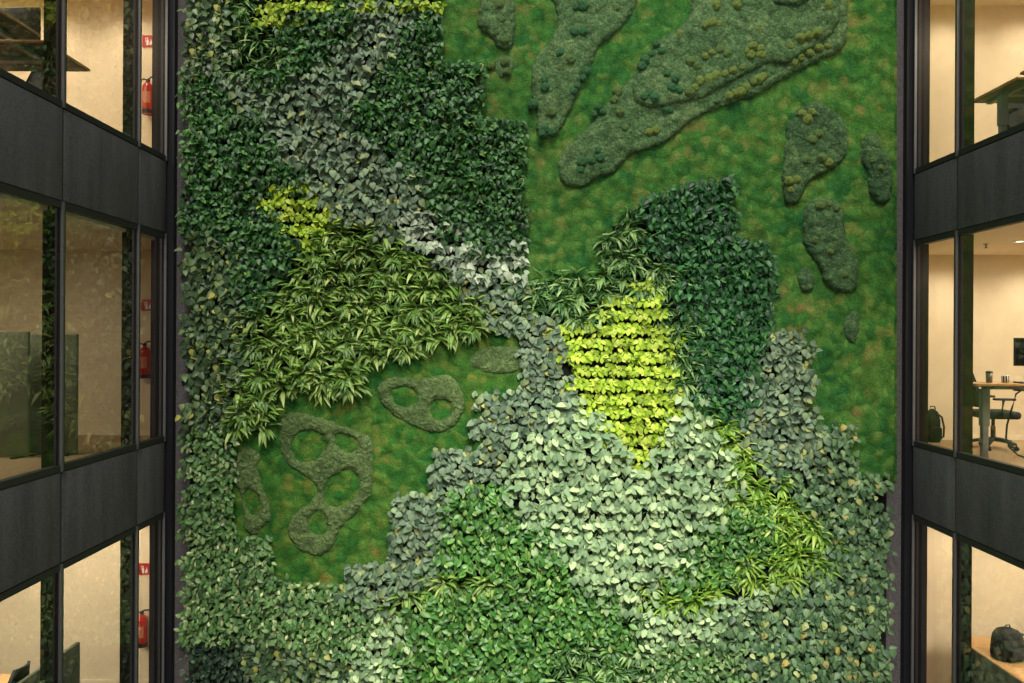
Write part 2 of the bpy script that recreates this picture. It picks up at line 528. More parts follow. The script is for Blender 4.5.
mound('grey green moss mound hanging from the top edge, nearest the dark leafy block', [(480, -14), (516, -14), (516, 40), (511, 50), (501, 51), (495, 44), (489, 36), (477, 27), (478, 14)], cush=[('cush_green', [(499, 5), (502, 20), (497, 33), (505, 40)])])
mound('small pale moss mound just under the hanging mound beside the leafy block', [(495, 56), (515, 55), (515, 70), (509, 78), (499, 79), (492, 68)], T=.05, cush=[('cush_green', [(505, 62), (507, 72), (491, 66)])])
mound('tall tapering grey green moss tongue dotted with dark teal buns', [(545, -14), (642, -14), (634, 14), (620, 30), (610, 40), (598, 47), (594, 62), (584, 76), (580, 92), (570, 112), (563, 128), (556, 138), (543, 139), (535, 132), (537, 115), (531, 100), (530, 70), (535, 56), (546, 45), (556, 30), (557, 14)],
      cush=[('cush_teal', [(560.6, 53), (575, 32), (583, 32), (573, 91), (577, 86), (583, 78), (586, 71), (546, 129), (542, 134), (552, 132), (544, 80), (545, 88), (576, 7), (584, 6), (533, 104)]), ('cush_green', [(617, 8), (600, 6), (560, 68), (570, 60), (552, 112)])])
M3 = [(556, 172), (561, 151), (578, 135), (593, 122), (607, 102), (622, 85), (638, 70), (656, 42), (691, 21), (690, -14), (846, -14), (848, 35), (842, 52), (814, 64), (786, 78), (765, 92), (737, 103), (709, 112), (686, 124), (675, 138), (652, 150), (632, 154), (622, 164), (612, 176), (600, 177), (580, 190), (561, 184)]
mound('largest olive moss mound sweeping diagonally across the upper moss carpet', M3,
      cush=[('cush_teal', [(598, 107), (603, 112), (594, 114), (598, 150), (600, 158), (582, 162), (592, 161), (580, 170), (600, 167), (665, 109), (670, 110)]),
            ('cush_yellow', [(656, 130), (649, 132), (735, 93), (746, 87), (754, 82), (763, 76), (729, 96), (800, 58), (809, 53), (818, 48), (827, 46), (793, 63), (740, 92), (759, 79)]), ('cush_green', [(615, 100), (620, 112), (625, 128), (617, 92)])])
mound('raised upper ridge of the largest moss mound with rows of yellow buns', [(634, 78), (640, 66), (656, 42), (691, 21), (700, -14), (840, -14), (840, 22), (826, 41), (800, 55), (788, 66), (770, 62), (752, 71), (730, 83), (700, 100), (680, 103), (655, 109), (638, 106), (630, 92)], T=.07, base=Y_MOSS - .09,
      cush=[('cush_teal', [(656, 44), (661, 51), (652, 54), (645, 60), (642, 66), (667, 74), (675, 79), (672, 88), (679, 90), (649, 93), (654, 98), (645, 97)]),
            ('cush_yellow', [(746, 51), (753, 46), (760, 49), (751, 55), (761, 55), (712, 23), (705, 25), (719, 24), (758, 28), (800, 38), (791, 46), (809, 36), (817, 33), (700, 81), (709, 79), (716, 76), (725, 74), (733, 70), (742, 67), (695, 88), (712, 53), (705, 56), (680, 34), (716, 5), (737, 5), (828, 5)]),
            ('cush_green', [(690, 62), (697, 66), (720, 50), (727, 54), (690, 92)])])
mound('short dark moss lobe at the top edge above the yellow buns', [(766, -14), (812, -14), (810, 2), (798, 7), (784, 8), (771, 4)], T=.07, base=Y_MOSS - .14, mat='moss_dark')
mound('dark grey moss mound with a pointed top near the right edge', [(786, 120), (800, 106), (814, 98), (830, 108), (842, 116), (848, 132), (847, 158), (828, 172), (808, 180), (799, 204), (784, 207), (780, 180), (783, 150)], mat='moss_dark',
      cush=[('cush_yellow', [(802, 114), (812, 112), (807, 119), (828, 163), (791, 190), (797, 180), (789, 181)]), ('cush_green', [(818, 134), (812, 140), (806, 160), (822, 158)])])
mound('dark boot shaped moss mound below the pointed one', [(801, 212), (808, 200), (823, 195), (839, 200), (844, 214), (844, 236), (854, 250), (859, 268), (857, 288), (848, 294), (833, 292), (823, 284), (821, 270), (810, 257), (801, 243)], mat='moss_dark',
      cush=[('cush_green', [(820, 206), (828, 204), (836, 208), (815, 240), (830, 252), (845, 275)])])
mound('small dark moss mound tight against the right edge strip', [(860, 137), (872, 130), (881, 140), (881, 150), (891, 156), (893, 192), (885, 207), (873, 202), (866, 190), (867, 174), (859, 160)], mat='moss_dark', cush=[('cush_green', [(873, 160), (880, 168)])])
mound('tiny round dark moss mound left of the boot shaped one', [(796, 272), (806, 266), (814, 272), (815, 286), (809, 293), (798, 290)], T=.07, w=5, mat='moss_dark')
mound('small oval brownish moss mound under the boot shaped one', [(841, 325), (848, 312), (857, 308), (861, 325), (857, 341), (850, 345), (843, 337)], T=.05, w=6, mat='moss_dark')
RK = dict(T=.06, w=7, mat='moss_ring', lump=.012, fine=.012, name='moss_ring', sag=.12)
mound('largest looping ring of grey moss with three open hollows', [(278, 416), (294, 409), (328, 418), (356, 429), (376, 439), (374, 460), (375, 486), (366, 505), (341, 527), (335, 548), (318, 558), (297, 549), (285, 532), (293, 513), (309, 503), (320, 488), (303, 474), (285, 465), (279, 446)],
      [[(296, 432), (318, 430), (330, 444), (315, 460), (301, 462), (291, 450)], [(324, 492), (331, 476), (351, 467), (360, 478), (357, 496), (340, 507), (327, 504)], [(310, 518), (318, 509), (326, 518), (328, 531), (318, 535), (310, 528)], [(336, 432), (352, 436), (360, 446), (350, 454), (338, 446)]], **RK)
mound('slim upright ring of grey moss beside the left leaf column', [(229, 458), (244, 443), (263, 452), (258, 472), (268, 496), (274, 520), (266, 524), (257, 538), (244, 530), (243, 505), (238, 488), (229, 473)], [[(245, 491), (253, 488), (262, 505), (257, 516), (248, 510)]], **RK)
mound('ring of grey moss with two hollows below the strap leaves', [(373, 389), (388, 374), (423, 379), (450, 370), (466, 395), (463, 420), (441, 435), (413, 428), (386, 410)], [[(390, 389), (412, 387), (419, 399), (409, 407), (396, 403)], [(429, 408), (439, 397), (453, 404), (450, 416), (435, 420)]], **RK)
mound('flat grey moss pad in the top right corner of the lower moss hollow', [(464, 360), (480, 346), (530, 344), (530, 368), (502, 375), (480, 373)], **{**RK, 'T': .05, 'name': 'moss_pad'})

# ------------------------------------------------------------------ plants
def leaf(vs, fs, val, rib, base, d, n, L, W, prof, fold, curl, v, segs=4):
    """one leaf: base point, direction d to the tip, face normal n"""
    d = d.normalized()
    side = d.cross(n).normalized()
    n = side.cross(d).normalized()
    i0 = len(vs)
    p = Vector(base); dd = d.copy()
    for i in range(segs + 1):
        t = i / segs
        w = W * prof(t) * .5
        up = n * (fold * w)
        vs.append(p - side * w + up); val.append(v); rib.append(.15)
        vs.append(p.copy()); val.append(v); rib.append(1.0)
        vs.append(p + side * w + up); val.append(v); rib.append(.15)
        # bend back along the normal
        ang = curl / segs
        dd2 = (dd * math.cos(ang) - n * math.sin(ang)).normalized()
        n = (n * math.cos(ang) + dd * math.sin(ang)).normalized()
        p = p + dd * (L / segs)
        dd = dd2
    for i in range(segs):
        a = i0 + i * 3
        fs.append((a, a + 1, a + 4, a + 3)); fs.append((a + 1, a + 2, a + 5, a + 4))

def petiole(vs, fs, val, rib, a, b, v):
    i = len(vs)
    e = Vector((.004, 0, 0))
    m = (a + b) / 2 + Vector((0, -.01, .015))
    vs += [a - e, a + e, m - e, m + e, b - e * .6, b + e * .6]
    val += [v] * 6; rib += [0.0] * 6
    fs += [(i, i + 1, i + 3, i + 2), (i + 2, i + 3, i + 5, i + 4)]

def heart(t): return [.55, 1.0, .86, .5, .02][round(t * 4)]
def oval(t): return [.12, .85, 1.0, .7, .03][round(t * 4)]
def ivyp(t): return [.5, 1.0, .62, .42, .02][round(t * 4)]
def lance(t): return [.25, .75, 1.0, .75, .45, .03][round(t * 5)]
def strap(t): return [.5, .85, 1.0, .85, .55, .03][round(t * 5)]

def mesh_from(vs, fs, val, rib, mat):
    me = bpy.data.meshes.new('plant')
    me.from_pydata([tuple(v) for v in vs], [], fs)
    me.polygons.foreach_set('use_smooth', [True] * len(fs))
    a = me.attributes.new('leaf_value', 'FLOAT', 'POINT'); a.data.foreach_set('value', val)
    a = me.attributes.new('leaf_rib', 'FLOAT', 'POINT'); a.data.foreach_set('value', rib)
    me.materials.append(mat)
    me.update()
    return me

def bushy(rng, mat, n, L, W, prof, cell, out=.16, droop=.9, face=.8, fold=.35, curl=.5, jit=.5, rowfill=1.0):
    """a pocket plant: leaves spread over cell (w,h), hanging tips down, faces outwards and up"""
    vs, fs, val, rib = [], [], [], []
    for i in range(n):
        u, w = rng.uniform(-.62, .62), rng.uniform(-.62, .62) * rowfill
        dep = out * rng.uniform(.15, 1) ** .8
        base = Vector((u * cell[0], -dep, w * cell[1] + .25 * L))
        d = Vector((rng.gauss(0, jit), -rng.uniform(.1, .5), -droop + rng.gauss(0, jit)))
        nrm = Vector((rng.gauss(0, .4), -face, .55 + rng.gauss(0, .35)))
        s = rng.uniform(.72, 1.2)
        v = rng.random()
        leaf(vs, fs, val, rib, base, d, nrm, L * s, W * s, prof, fold, curl * rng.uniform(.3, 1.4), v)
        petiole(vs, fs, val, rib, Vector((base.x * .15, 0, base.z * .2)), base, v)
    return mesh_from(vs, fs, val, rib, mat)

def strappy(rng, mat, n, L, W, cell, prof=lance, out=.14, down=.35, lift=.6, curl=1.1):
    """a rosette of arching blades"""
    vs, fs, val, rib = [], [], [], []
    for k in range(3):
        c = Vector((rng.uniform(-.4, .4) * cell[0], -rng.uniform(0, .05), rng.uniform(-.4, .4) * cell[1]))
        for i in range(n // 3):
            a = rng.uniform(0, 2 * math.pi)
            d = Vector((math.cos(a) * .9, -rng.uniform(.4, 1.1), math.sin(a) * .7 - down * .3 + lift * .2))
            nrm = Vector((0, -.6, 1)) - d * .1
            nrm = Vector((rng.gauss(0, .25), -.7 + rng.gauss(0, .2), .8))
            s = rng.uniform(.7, 1.15)
            petiole(vs, fs, val, rib, Vector((0, 0, 0)), c + d.normalized() * .03, .3)
            leaf(vs, fs, val, rib, c + d.normalized() * .03, d, nrm, L * s, W * s, prof, .3, curl * rng.uniform(.6, 1.3), rng.random(), 5)
    return mesh_from(vs, fs, val, rib, mat)

LM = {
 'dark': leafmat('dark glossy leaves', [(0, (24, 58, 26)), (.5, (44, 92, 40)), (.85, (66, 116, 52)), (.96, (88, 134, 62)), (1, (136, 152, 72))], .46, .42),
 'dark_right': leafmat('deep green glossy leaves', [(0, (20, 56, 28)), (.5, (34, 88, 42)), (.9, (56, 116, 54)), (1, (84, 136, 64))], .46, .42),
 'grey': leafmat('grey green heart leaves', [(0, (62, 86, 64)), (.5, (98, 122, 94)), (.86, (128, 150, 114)), (.94, (142, 156, 102)), (1, (178, 180, 104))], .5, .45),
 'silver': leafmat('pale silver heart leaves', [(0, (118, 140, 114)), (.5, (160, 178, 150)), (1, (196, 208, 180))], .5, .4),
 'greydk': leafmat('dark grey green ivy leaves', [(0, (48, 72, 46)), (.5, (76, 104, 64)), (.85, (108, 130, 82)), (.93, (138, 150, 76)), (1, (172, 170, 84))], .45, .45),
 'strap': leafmat('mid green lance leaves', [(0, (70, 106, 42)), (.5, (104, 142, 58)), (.85, (138, 168, 78)), (1, (172, 190, 108))], .42, .45),
 'strapdk': leafmat('dark green lance leaves', [(0, (44, 84, 36)), (.5, (70, 114, 52)), (.85, (106, 146, 72)), (1, (148, 176, 112))], .42, .45),
 'strapyl': leafmat('yellow green strap leaves', [(0, (88, 134, 38)), (.5, (122, 162, 54)), (.85, (158, 188, 76)), (1, (190, 206, 110))], .42, .45),
 'lime': leafmat('lime yellow leaves', [(0, (126, 160, 36)), (.5, (166, 196, 54)), (1, (202, 218, 92))], .5, .35, transl=.2),
 'sage': leafmat('sage green oval leaves', [(0, (106, 136, 98)), (.5, (140, 168, 122)), (1, (178, 200, 144))], .55, .4),
 'mid': leafmat('mid green leaves with pale edges', [(0, (58, 98, 50)), (.5, (90, 130, 70)), (.8, (126, 156, 96)), (1, (190, 196, 146))], .45, .45),
 'fresh': leafmat('fresh green oval leaves', [(0, (46, 96, 36)), (.5, (78, 130, 54)), (.85, (114, 158, 76)), (1, (164, 188, 112))], .42, .5),
 'murk': leafmat('very dark leaves', [(0, (22, 42, 30)), (.6, (38, 62, 44)), (1, (66, 90, 64))], .5, .4),
 'ivy': leafmat('grey green ivy leaves', [(0, (60, 92, 60)), (.5, (90, 122, 82)), (.9, (122, 152, 102)), (.975, (142, 162, 98)), (1, (178, 160, 84))], .45, .45),
}
CELL = (.25, .20)
def variants(fn, k=6, seed=1):
    return [fn(random.Random(seed * 100 + i)) for i in range(k)]
SPEC = {
 'dark': variants(lambda r: bushy(r, LM['dark'], 60, .078, .058, heart, CELL, out=.17, jit=.7), seed=1),
 'dark_right': variants(lambda r: bushy(r, LM['dark_right'], 54, .092, .058, heart, CELL, out=.17, jit=.7), seed=2),
 'grey': variants(lambda r: bushy(r, LM['grey'], 29, .088, .082, heart, CELL, out=.17, jit=.5, rowfill=.78), seed=3),
 'silver': variants(lambda r: bushy(r, LM['silver'], 17, .10, .085, ivyp, CELL, out=.17, jit=.8, rowfill=.6), seed=4),
 'greydk': variants(lambda r: bushy(r, LM['greydk'], 32, .095, .082, heart, CELL, out=.17, jit=.6, rowfill=.9), seed=5),
 'strap': variants(lambda r: strappy(r, LM['strap'], 36, .22, .046, CELL), seed=6),
 'strapdk': variants(lambda r: strappy(r, LM['strapdk'], 36, .21, .038, CELL), seed=7),
 'strapyl': variants(lambda r: strappy(r, LM['strapyl'], 36, .24, .036, CELL, prof=strap), seed=8),
 'lime': variants(lambda r: bushy(r, LM['lime'], 36, .082, .055, oval, (CELL[0], .15), out=.14, jit=.8, rowfill=.6), seed=9),
 'sage': variants(lambda r: bushy(r, LM['sage'], 29, .098, .066, oval, CELL, out=.17, jit=.7, face=.9, rowfill=.95), seed=10),
 'mid': variants(lambda r: bushy(r, LM['mid'], 46, .085, .05, oval, CELL, out=.17, jit=.7), seed=11),
 'fresh': variants(lambda r: bushy(r, LM['fresh'], 48, .083, .05, oval, CELL, out=.16, jit=.7), seed=12),
 'murk': variants(lambda r: bushy(r, LM['murk'], 50, .07, .046, oval, CELL, out=.14, jit=.7), seed=13),
 'ivy': variants(lambda r: bushy(r, LM['ivy'], 38, .088, .07, heart, CELL, out=.17, jit=.6, rowfill=.95), seed=14),
}
# name, species, label, polygon (photo pixels)
PATCH = [
 ('lime_leaf_patch', 'lime', 'thin fringe of lime yellow leaves along the very top of the wall', [(256, -16), (440, -16), (440, 12), (420, 13), (395, 10), (352, 11), (305, 15), (288, 26), (262, 28)]),
 ('heart_leaf_patch', 'greydk', 'dark grey green heart leaves in the top left corner of the wall', [(180, -16), (226, -16), (232, 30), (228, 60), (240, 85), (215, 80), (180, 72)]),
 ('strap_leaf_patch', 'strapdk', 'dark grassy strap leaves under the top edge, between grey corner leaves and lime fringe', [(226, -16), (256, -16), (264, 28), (290, 26), (296, 45), (270, 78), (240, 80), (228, 55)]),
 ('glossy_leaf_patch', 'dark', 'small block of dark glossy leaves just under the lime fringe', [(288, 24), (305, 12), (352, 6), (354, 40), (330, 62), (305, 80), (262, 84), (296, 48)]),
 ('heart_leaf_patch', 'grey', 'grey green heart leaves in a crooked band down the upper left', [(355, 8), (405, 8), (408, 28), (388, 55), (372, 90), (350, 108), (348, 125), (375, 150), (402, 170), (425, 198), (440, 212), (395, 212), (385, 235), (345, 218), (322, 202), (312, 180), (290, 160), (262, 130), (232, 105), (226, 84), (255, 86), (300, 78), (325, 62), (345, 45)]),
 ('silver_leaf_patch', 'silver', 'palest silver leaves with black gaps, below the dark stepped block', [(395, 210), (440, 210), (452, 232), (482, 248), (524, 248), (524, 286), (500, 283), (470, 278), (440, 270), (410, 250), (392, 232)]),
 ('glossy_leaf_patch', 'dark', 'large stepped block of dark glossy leaves bordering the upper moss', [(405, 6), (440, 6), (440, 66), (482, 66), (482, 123), (524, 123), (524, 250), (482, 248), (452, 232), (425, 198), (402, 170), (375, 150), (348, 125), (350, 108), (372, 90), (388, 55), (408, 28)]),
 ('glossy_leaf_patch', 'dark', 'dark glossy leaves along the left edge above the strap leaves', [(180, 72), (215, 80), (226, 84), (232, 105), (262, 130), (290, 160), (312, 180), (290, 185), (260, 190), (262, 205), (272, 228), (285, 245), (300, 255), (275, 290), (255, 310), (240, 290), (235, 250), (205, 232), (180, 220)]),
 ('lime_leaf_patch', 'lime', 'small lime yellow leaf patch at upper left, above the strap leaves', [(257, 196), (275, 190), (292, 182), (313, 179), (312, 195), (335, 208), (341, 222), (318, 232), (316, 245), (290, 245), (283, 234), (270, 226), (272, 210), (260, 206)]),
 ('strap_leaf_patch', 'strap', 'broad patch of bright strap leaves hanging over the lower moss hollow', [(300, 255), (318, 240), (342, 222), (385, 235), (410, 252), (440, 270), (478, 298), (482, 325), (476, 333), (450, 340), (398, 355), (362, 360), (352, 388), (276, 390), (265, 432), (250, 430), (233, 422), (230, 400), (250, 360), (240, 330), (255, 310), (275, 290)]),
 ('heart_leaf_patch', 'greydk', 'column of dark grey green leaves at the left edge beside the strap leaves', [(180, 220), (205, 232), (235, 250), (240, 290), (245, 320), (240, 340), (245, 365), (228, 400), (215, 425), (180, 425)]),
 ('pale_edged_leaf_patch', 'mid', 'mid green leaves with pale edges wrapping round the lower moss at left', [(178, 425), (215, 425), (232, 434), (230, 527), (265, 543), (272, 585), (345, 585), (345, 602), (385, 612), (365, 640), (345, 655), (330, 665), (300, 640), (262, 650), (240, 640), (178, 632)]),
 ('dark_leaf_patch', 'murk', 'almost black small leaves in the bottom left corner', [(178, 632), (240, 640), (255, 700), (178, 700)]),
 ('yellowing_leaf_patch', 'greydk', 'grey leaves with yellow ones at the bottom edge beside the black leaves', [(240, 640), (300, 640), (330, 665), (345, 665), (340, 700), (252, 700)]),
 ('sage_leaf_patch', 'sage', 'smallest patch of sage oval leaves near the bottom edge at left', [(375, 615), (400, 612), (408, 640), (398, 660), (390, 700), (340, 700), (352, 660), (365, 640)]),
 ('heart_leaf_patch', 'grey', 'grey yellow flecked leaves along the stepped edge right of the lower moss', [(478, 392), (500, 392), (500, 440), (515, 448), (500, 470), (488, 485), (465, 490), (440, 520), (440, 555), (425, 585), (385, 612), (345, 604), (351, 562), (394, 563), (394, 493), (434, 490), (434, 449), (478, 448)]),
 ('heart_leaf_patch', 'grey', 'grey heart leaves between the silver leaves and the large lime wedge', [(440, 268), (470, 276), (524, 284), (524, 318), (548, 320), (556, 345), (572, 375), (575, 405), (545, 425), (518, 440), (500, 440), (500, 392), (521, 392), (521, 334), (482, 330), (478, 298)]),
 ('oval_leaf_patch', 'fresh', 'broad patch of fresh green oval leaves at the bottom centre', [(440, 520), (465, 490), (488, 482), (508, 505), (532, 522), (545, 545), (575, 565), (600, 595), (622, 612), (615, 640), (600, 650), (560, 645), (545, 660), (545, 700), (392, 700), (398, 660), (408, 640), (400, 615), (430, 592), (500, 592), (500, 580), (432, 580), (440, 560)]),
 ('strap_leaf_patch', 'strap', 'thin streak of strap leaves inside the fresh green patch at bottom centre', [(385, 612), (425, 582), (500, 580), (505, 592), (430, 594), (400, 618)]),
 ('strap_leaf_patch', 'strapdk', 'grassy strap leaves at the bottom edge right of the fresh green patch', [(560, 645), (600, 650), (615, 640), (622, 612), (648, 612), (645, 660), (640, 700), (545, 700), (545, 660)]),
 ('sage_leaf_patch', 'sage', 'large diamond of pale sage oval leaves below the lime wedge', [(518, 440), (545, 425), (578, 405), (600, 425), (622, 448), (634, 470), (655, 470), (660, 440), (672, 420), (700, 415), (716, 436), (735, 462), (738, 490), (715, 505), (700, 528), (690, 560), (655, 582), (637, 612), (620, 612), (600, 592), (575, 562), (545, 542), (535, 520), (510, 505), (490, 485), (500, 468)]),
 ('lime_leaf_patch', 'lime', 'large lime yellow wedge of leaves in rows, right of centre', [(645, 280), (659, 280), (661, 300), (673, 330), (670, 375), (686, 400), (668, 424), (662, 482), (628, 482), (616, 448), (598, 432), (575, 412), (572, 375), (556, 348), (550, 325), (590, 316), (602, 304), (630, 300), (640, 290)]),
 ('strap_leaf_patch', 'strapdk', 'dark strap leaves curving over the top and side of the lime wedge', [(522, 275), (600, 272), (603, 220), (640, 207), (650, 240), (665, 255), (682, 280), (697, 330), (702, 380), (697, 402), (682, 400), (670, 370), (673, 330), (661, 300), (658, 278), (640, 283), (625, 300), (590, 316), (548, 324), (522, 318)]),
 ('glossy_leaf_patch', 'dark_right', 'tall block of deep green glossy leaves right of the lime wedge', [(640, 207), (690, 183), (733, 181), (733, 240), (772, 243), (772, 330), (770, 345), (755, 370), (745, 400), (735, 420), (715, 418), (700, 402), (697, 350), (685, 290), (660, 250)]),
 ('heart_leaf_patch', 'grey', 'narrow tower of grey heart leaves rising into the moss at right', [(772, 332), (812, 332), (812, 428), (830, 440), (812, 470), (770, 470), (750, 440), (742, 410), (755, 370)]),
 ('strap_leaf_patch', 'strapyl', 'hooked band of yellow green strap leaves right of the sage diamond', [(698, 404), (722, 418), (745, 440), (770, 478), (800, 500), (832, 545), (825, 570), (790, 585), (740, 600), (700, 608), (640, 612), (655, 585), (690, 592), (735, 585), (765, 560), (775, 540), (765, 517), (740, 510), (715, 503), (738, 490), (735, 460), (715, 438)]),
 ('oval_leaf_patch', 'fresh', 'small patch of fresh green oval leaves enclosed by the yellow green hook', [(700, 530), (718, 506), (760, 515), (775, 540), (765, 560), (735, 582), (690, 592), (655, 590), (660, 580), (690, 560)]),
 ('sage_leaf_patch', 'sage', 'strip of pale sage leaves just under the yellow green hook', [(640, 612), (700, 608), (770, 593), (775, 612), (740, 622), (700, 650), (650, 652)]),
 ('pale_edged_leaf_patch', 'mid', 'pale edged leaves at the bottom edge under the sage strip', [(650, 652), (700, 648), (735, 655), (740, 700), (640, 700)]),
 ('ivy_patch', 'ivy', 'large sheet of grey green ivy filling the lower right corner of the wall', [(812, 430), (853, 428), (853, 470), (896, 470), (896, 700), (740, 700), (735, 655), (700, 648), (740, 622), (775, 612), (790, 588), (828, 565), (830, 545), (800, 500), (770, 475), (812, 470), (830, 440)]),
]
polys = [arr(p[3]) for p in PATCH]
up, lo = arr(MOSS_UP), arr(MOSS_LO)
X0, X1, Y0, Y1 = 194, 880, -14, 694
gstep = 3.0
gx, gy = np.meshgrid(np.arange(X0, X1, gstep), np.arange(Y0, Y1, gstep))
G = np.stack([gx.ravel(), gy.ravel()], 1)
fol = (sdist(G, up) < -6.5) & (sdist(G, lo) < -6)
SD = np.stack([sdist(G, p) for p in polys], 1)
own = SD.argmax(1)
areas = [(fol & (own == i)).sum() * gstep ** 2 for i in range(len(polys))]
YP = 10.40
for i, (nm, sp, label, pl) in enumerate(PATCH):
    cells = G[fol & (own == i)]
    if not len(cells): continue
    cx, cy = cells.mean(0)
    root = empty(nm, at(cx, cy, YP))
    tag(root, label, 'plants')
    row, colw = (15.0, 17.5) if sp not in ('strap', 'strapdk', 'strapyl') else (16.0, 17.5)
    if sp == 'lime': row = 14.0
    k = max(1.0, areas[i] / (80 * row * colw))
    row2, col2 = row * (k ** .5 if sp != 'lime' else 1), colw * (k ** .5 if sp != 'lime' else k)
    cand = []
    r0 = math.floor(cells[:, 1].min() / row2)
    for rr in range(r0, int(cells[:, 1].max() / row2) + 2):
        yy = (rr + .5) * row2
        off = (rr % 2) * .5
        for cc in range(int(cells[:, 0].min() / col2) - 1, int(cells[:, 0].max() / col2) + 2):
            xx = (cc + .5 + off) * col2 + R.uniform(-3, 3)
            y3 = yy + R.uniform(-2, 2) * (.4 if sp == 'lime' else 1)
            dd = ((cells - (xx, y3)) ** 2).sum(1).min() ** .5
            if dd < 3.2: cand.append((xx, y3))
            elif dd < 10:
                q1 = np.array([[xx, y3]])
                if xx < X0 or xx > X1 or sdist(q1, up)[0] > -6.5 or sdist(q1, lo)[0] > -6:
                    j_ = ((cells - (xx, y3)) ** 2).sum(1).argmin()
                    cand.append((float(cells[j_][0]), float(cells[j_][1])))
    for (xx, yy) in cand[:100]:
        o = bpy.data.objects.new('plant', R.choice(SPEC[sp]))
        C.objects.link(o)
        o.parent = root
        q_ = at(xx, yy, 10.28)
        o.location = Vector((q_.x, YP, q_.z)) - root.location
        s_ = R.uniform(.92, 1.1) * k ** .5
        if sp == 'lime': s_ = R.uniform(.92, 1.08)
        o.scale = (s_ * R.choice((-1, 1)), s_ * R.uniform(.85, 1.15), s_)
        o.rotation_euler = (0, R.uniform(-.18, .18), 0)
    if len(cand) > 100: print("PATCH", nm, sp, len(cand), round(areas[i]), round(k, 2))

# ------------------------------------------------------------------ room contents
FZ = [E + f for f in FLOORS]
CZ = [E + c for c in CEILS]
YE = 11.55

def extinguisher(px, py, label):
    p = at(px, py, YE - .1)
    r = empty('fire_extinguisher', p)
    tag(r, label, 'fire extinguisher', 'fire extinguishers on the left end walls')
    MB().lathe([(.001, -.24), (.07, -.24), (.08, -.225), (.08, .12), (.072, .16), (.04, .195), (.024, .205), (.024, .22), (.001, .22)]).build('cylinder_body', M['red'], r)
    MB().lathe([(.0815, -.245), (.0815, -.19)]).build('foot_ring', M['black'], r)
    v = MB().lathe([(.03, .215), (.03, .25), (.001, .25)]).build('valve', M['black'], r)
    MB().tube([(0, 0, .25), (.05, -.02, .275), (.12, -.03, .285)], .011).build('handle', M['black'], v)
    MB().tube([(0, 0, .235), (-.05, -.03, .25), (-.1, -.06, .2), (-.1, -.075, .05), (-.085, -.075, -.1)], .011).build('hose', M['rubber'], r)
    lb = MB(); n = 8
    vs = [(.0812 * math.sin(-.8 + 1.6 * k / n), -.0812 * math.cos(-.8 + 1.6 * k / n), z) for z in (-.1, .06) for k in range(n + 1)]
    lb.add(vs, [(k, k + 1, n + 2 + k, n + 1 + k) for k in range(n)], True)
    lb.build('instruction_label', simple('faded label', (196, 120, 96), .6, var=.3, scale=60), r)
    MB().box(-.03, .03, .06, .1, -.05, .1).build('wall_bracket', M['black'], r)
def ext_sign(px, py, label, s=.165):
    p = at(px, py, YE - .012)
    r = empty('fire_sign', p)
    tag(r, label, 'sign', 'red fire signs on the left end walls')
    h = s / 2
    MB().box(-h, h, -.004, .008, -h, h).build('panel', M['red'], r)
    g = MB()
    y = -.006
    def rect(x0, x1, z0, z1): g.add([(x0, y, z0), (x1, y, z0), (x1, y, z1), (x0, y, z1)], [(0, 1, 2, 3)])
    # extinguisher pictogram with hose, and a flame at its right
    rect(-.02 , .012, -.06, .015); rect(-.012, .004, .018, .034); rect(-.034, .004, .036, .046); rect(-.036, -.028, -.02, .046)
    g.add([(.025, y, -.055), (.055, y, -.055), (.062, y, -.02), (.045, y, .03), (.04, y, -.005), (.026, y, -.02)], [(0, 1, 2, 3, 4, 5)])
    g.build('pictogram', M['white'], r)
extinguisher(148, 97, 'red fire extinguisher behind the narrow upper left window')
extinguisher(144.5, 361, 'red fire extinguisher behind the narrow middle left window')
extinguisher(141.5, 629, 'red fire extinguisher behind the narrow lower left window')
ext_sign(148, 41, 'red fire sign above the extinguisher in the upper left window')
ext_sign(147, 305, 'red fire sign above the extinguisher in the middle left window')
ext_sign(143.5, 569, 'red fire sign above the extinguisher in the lower left window')

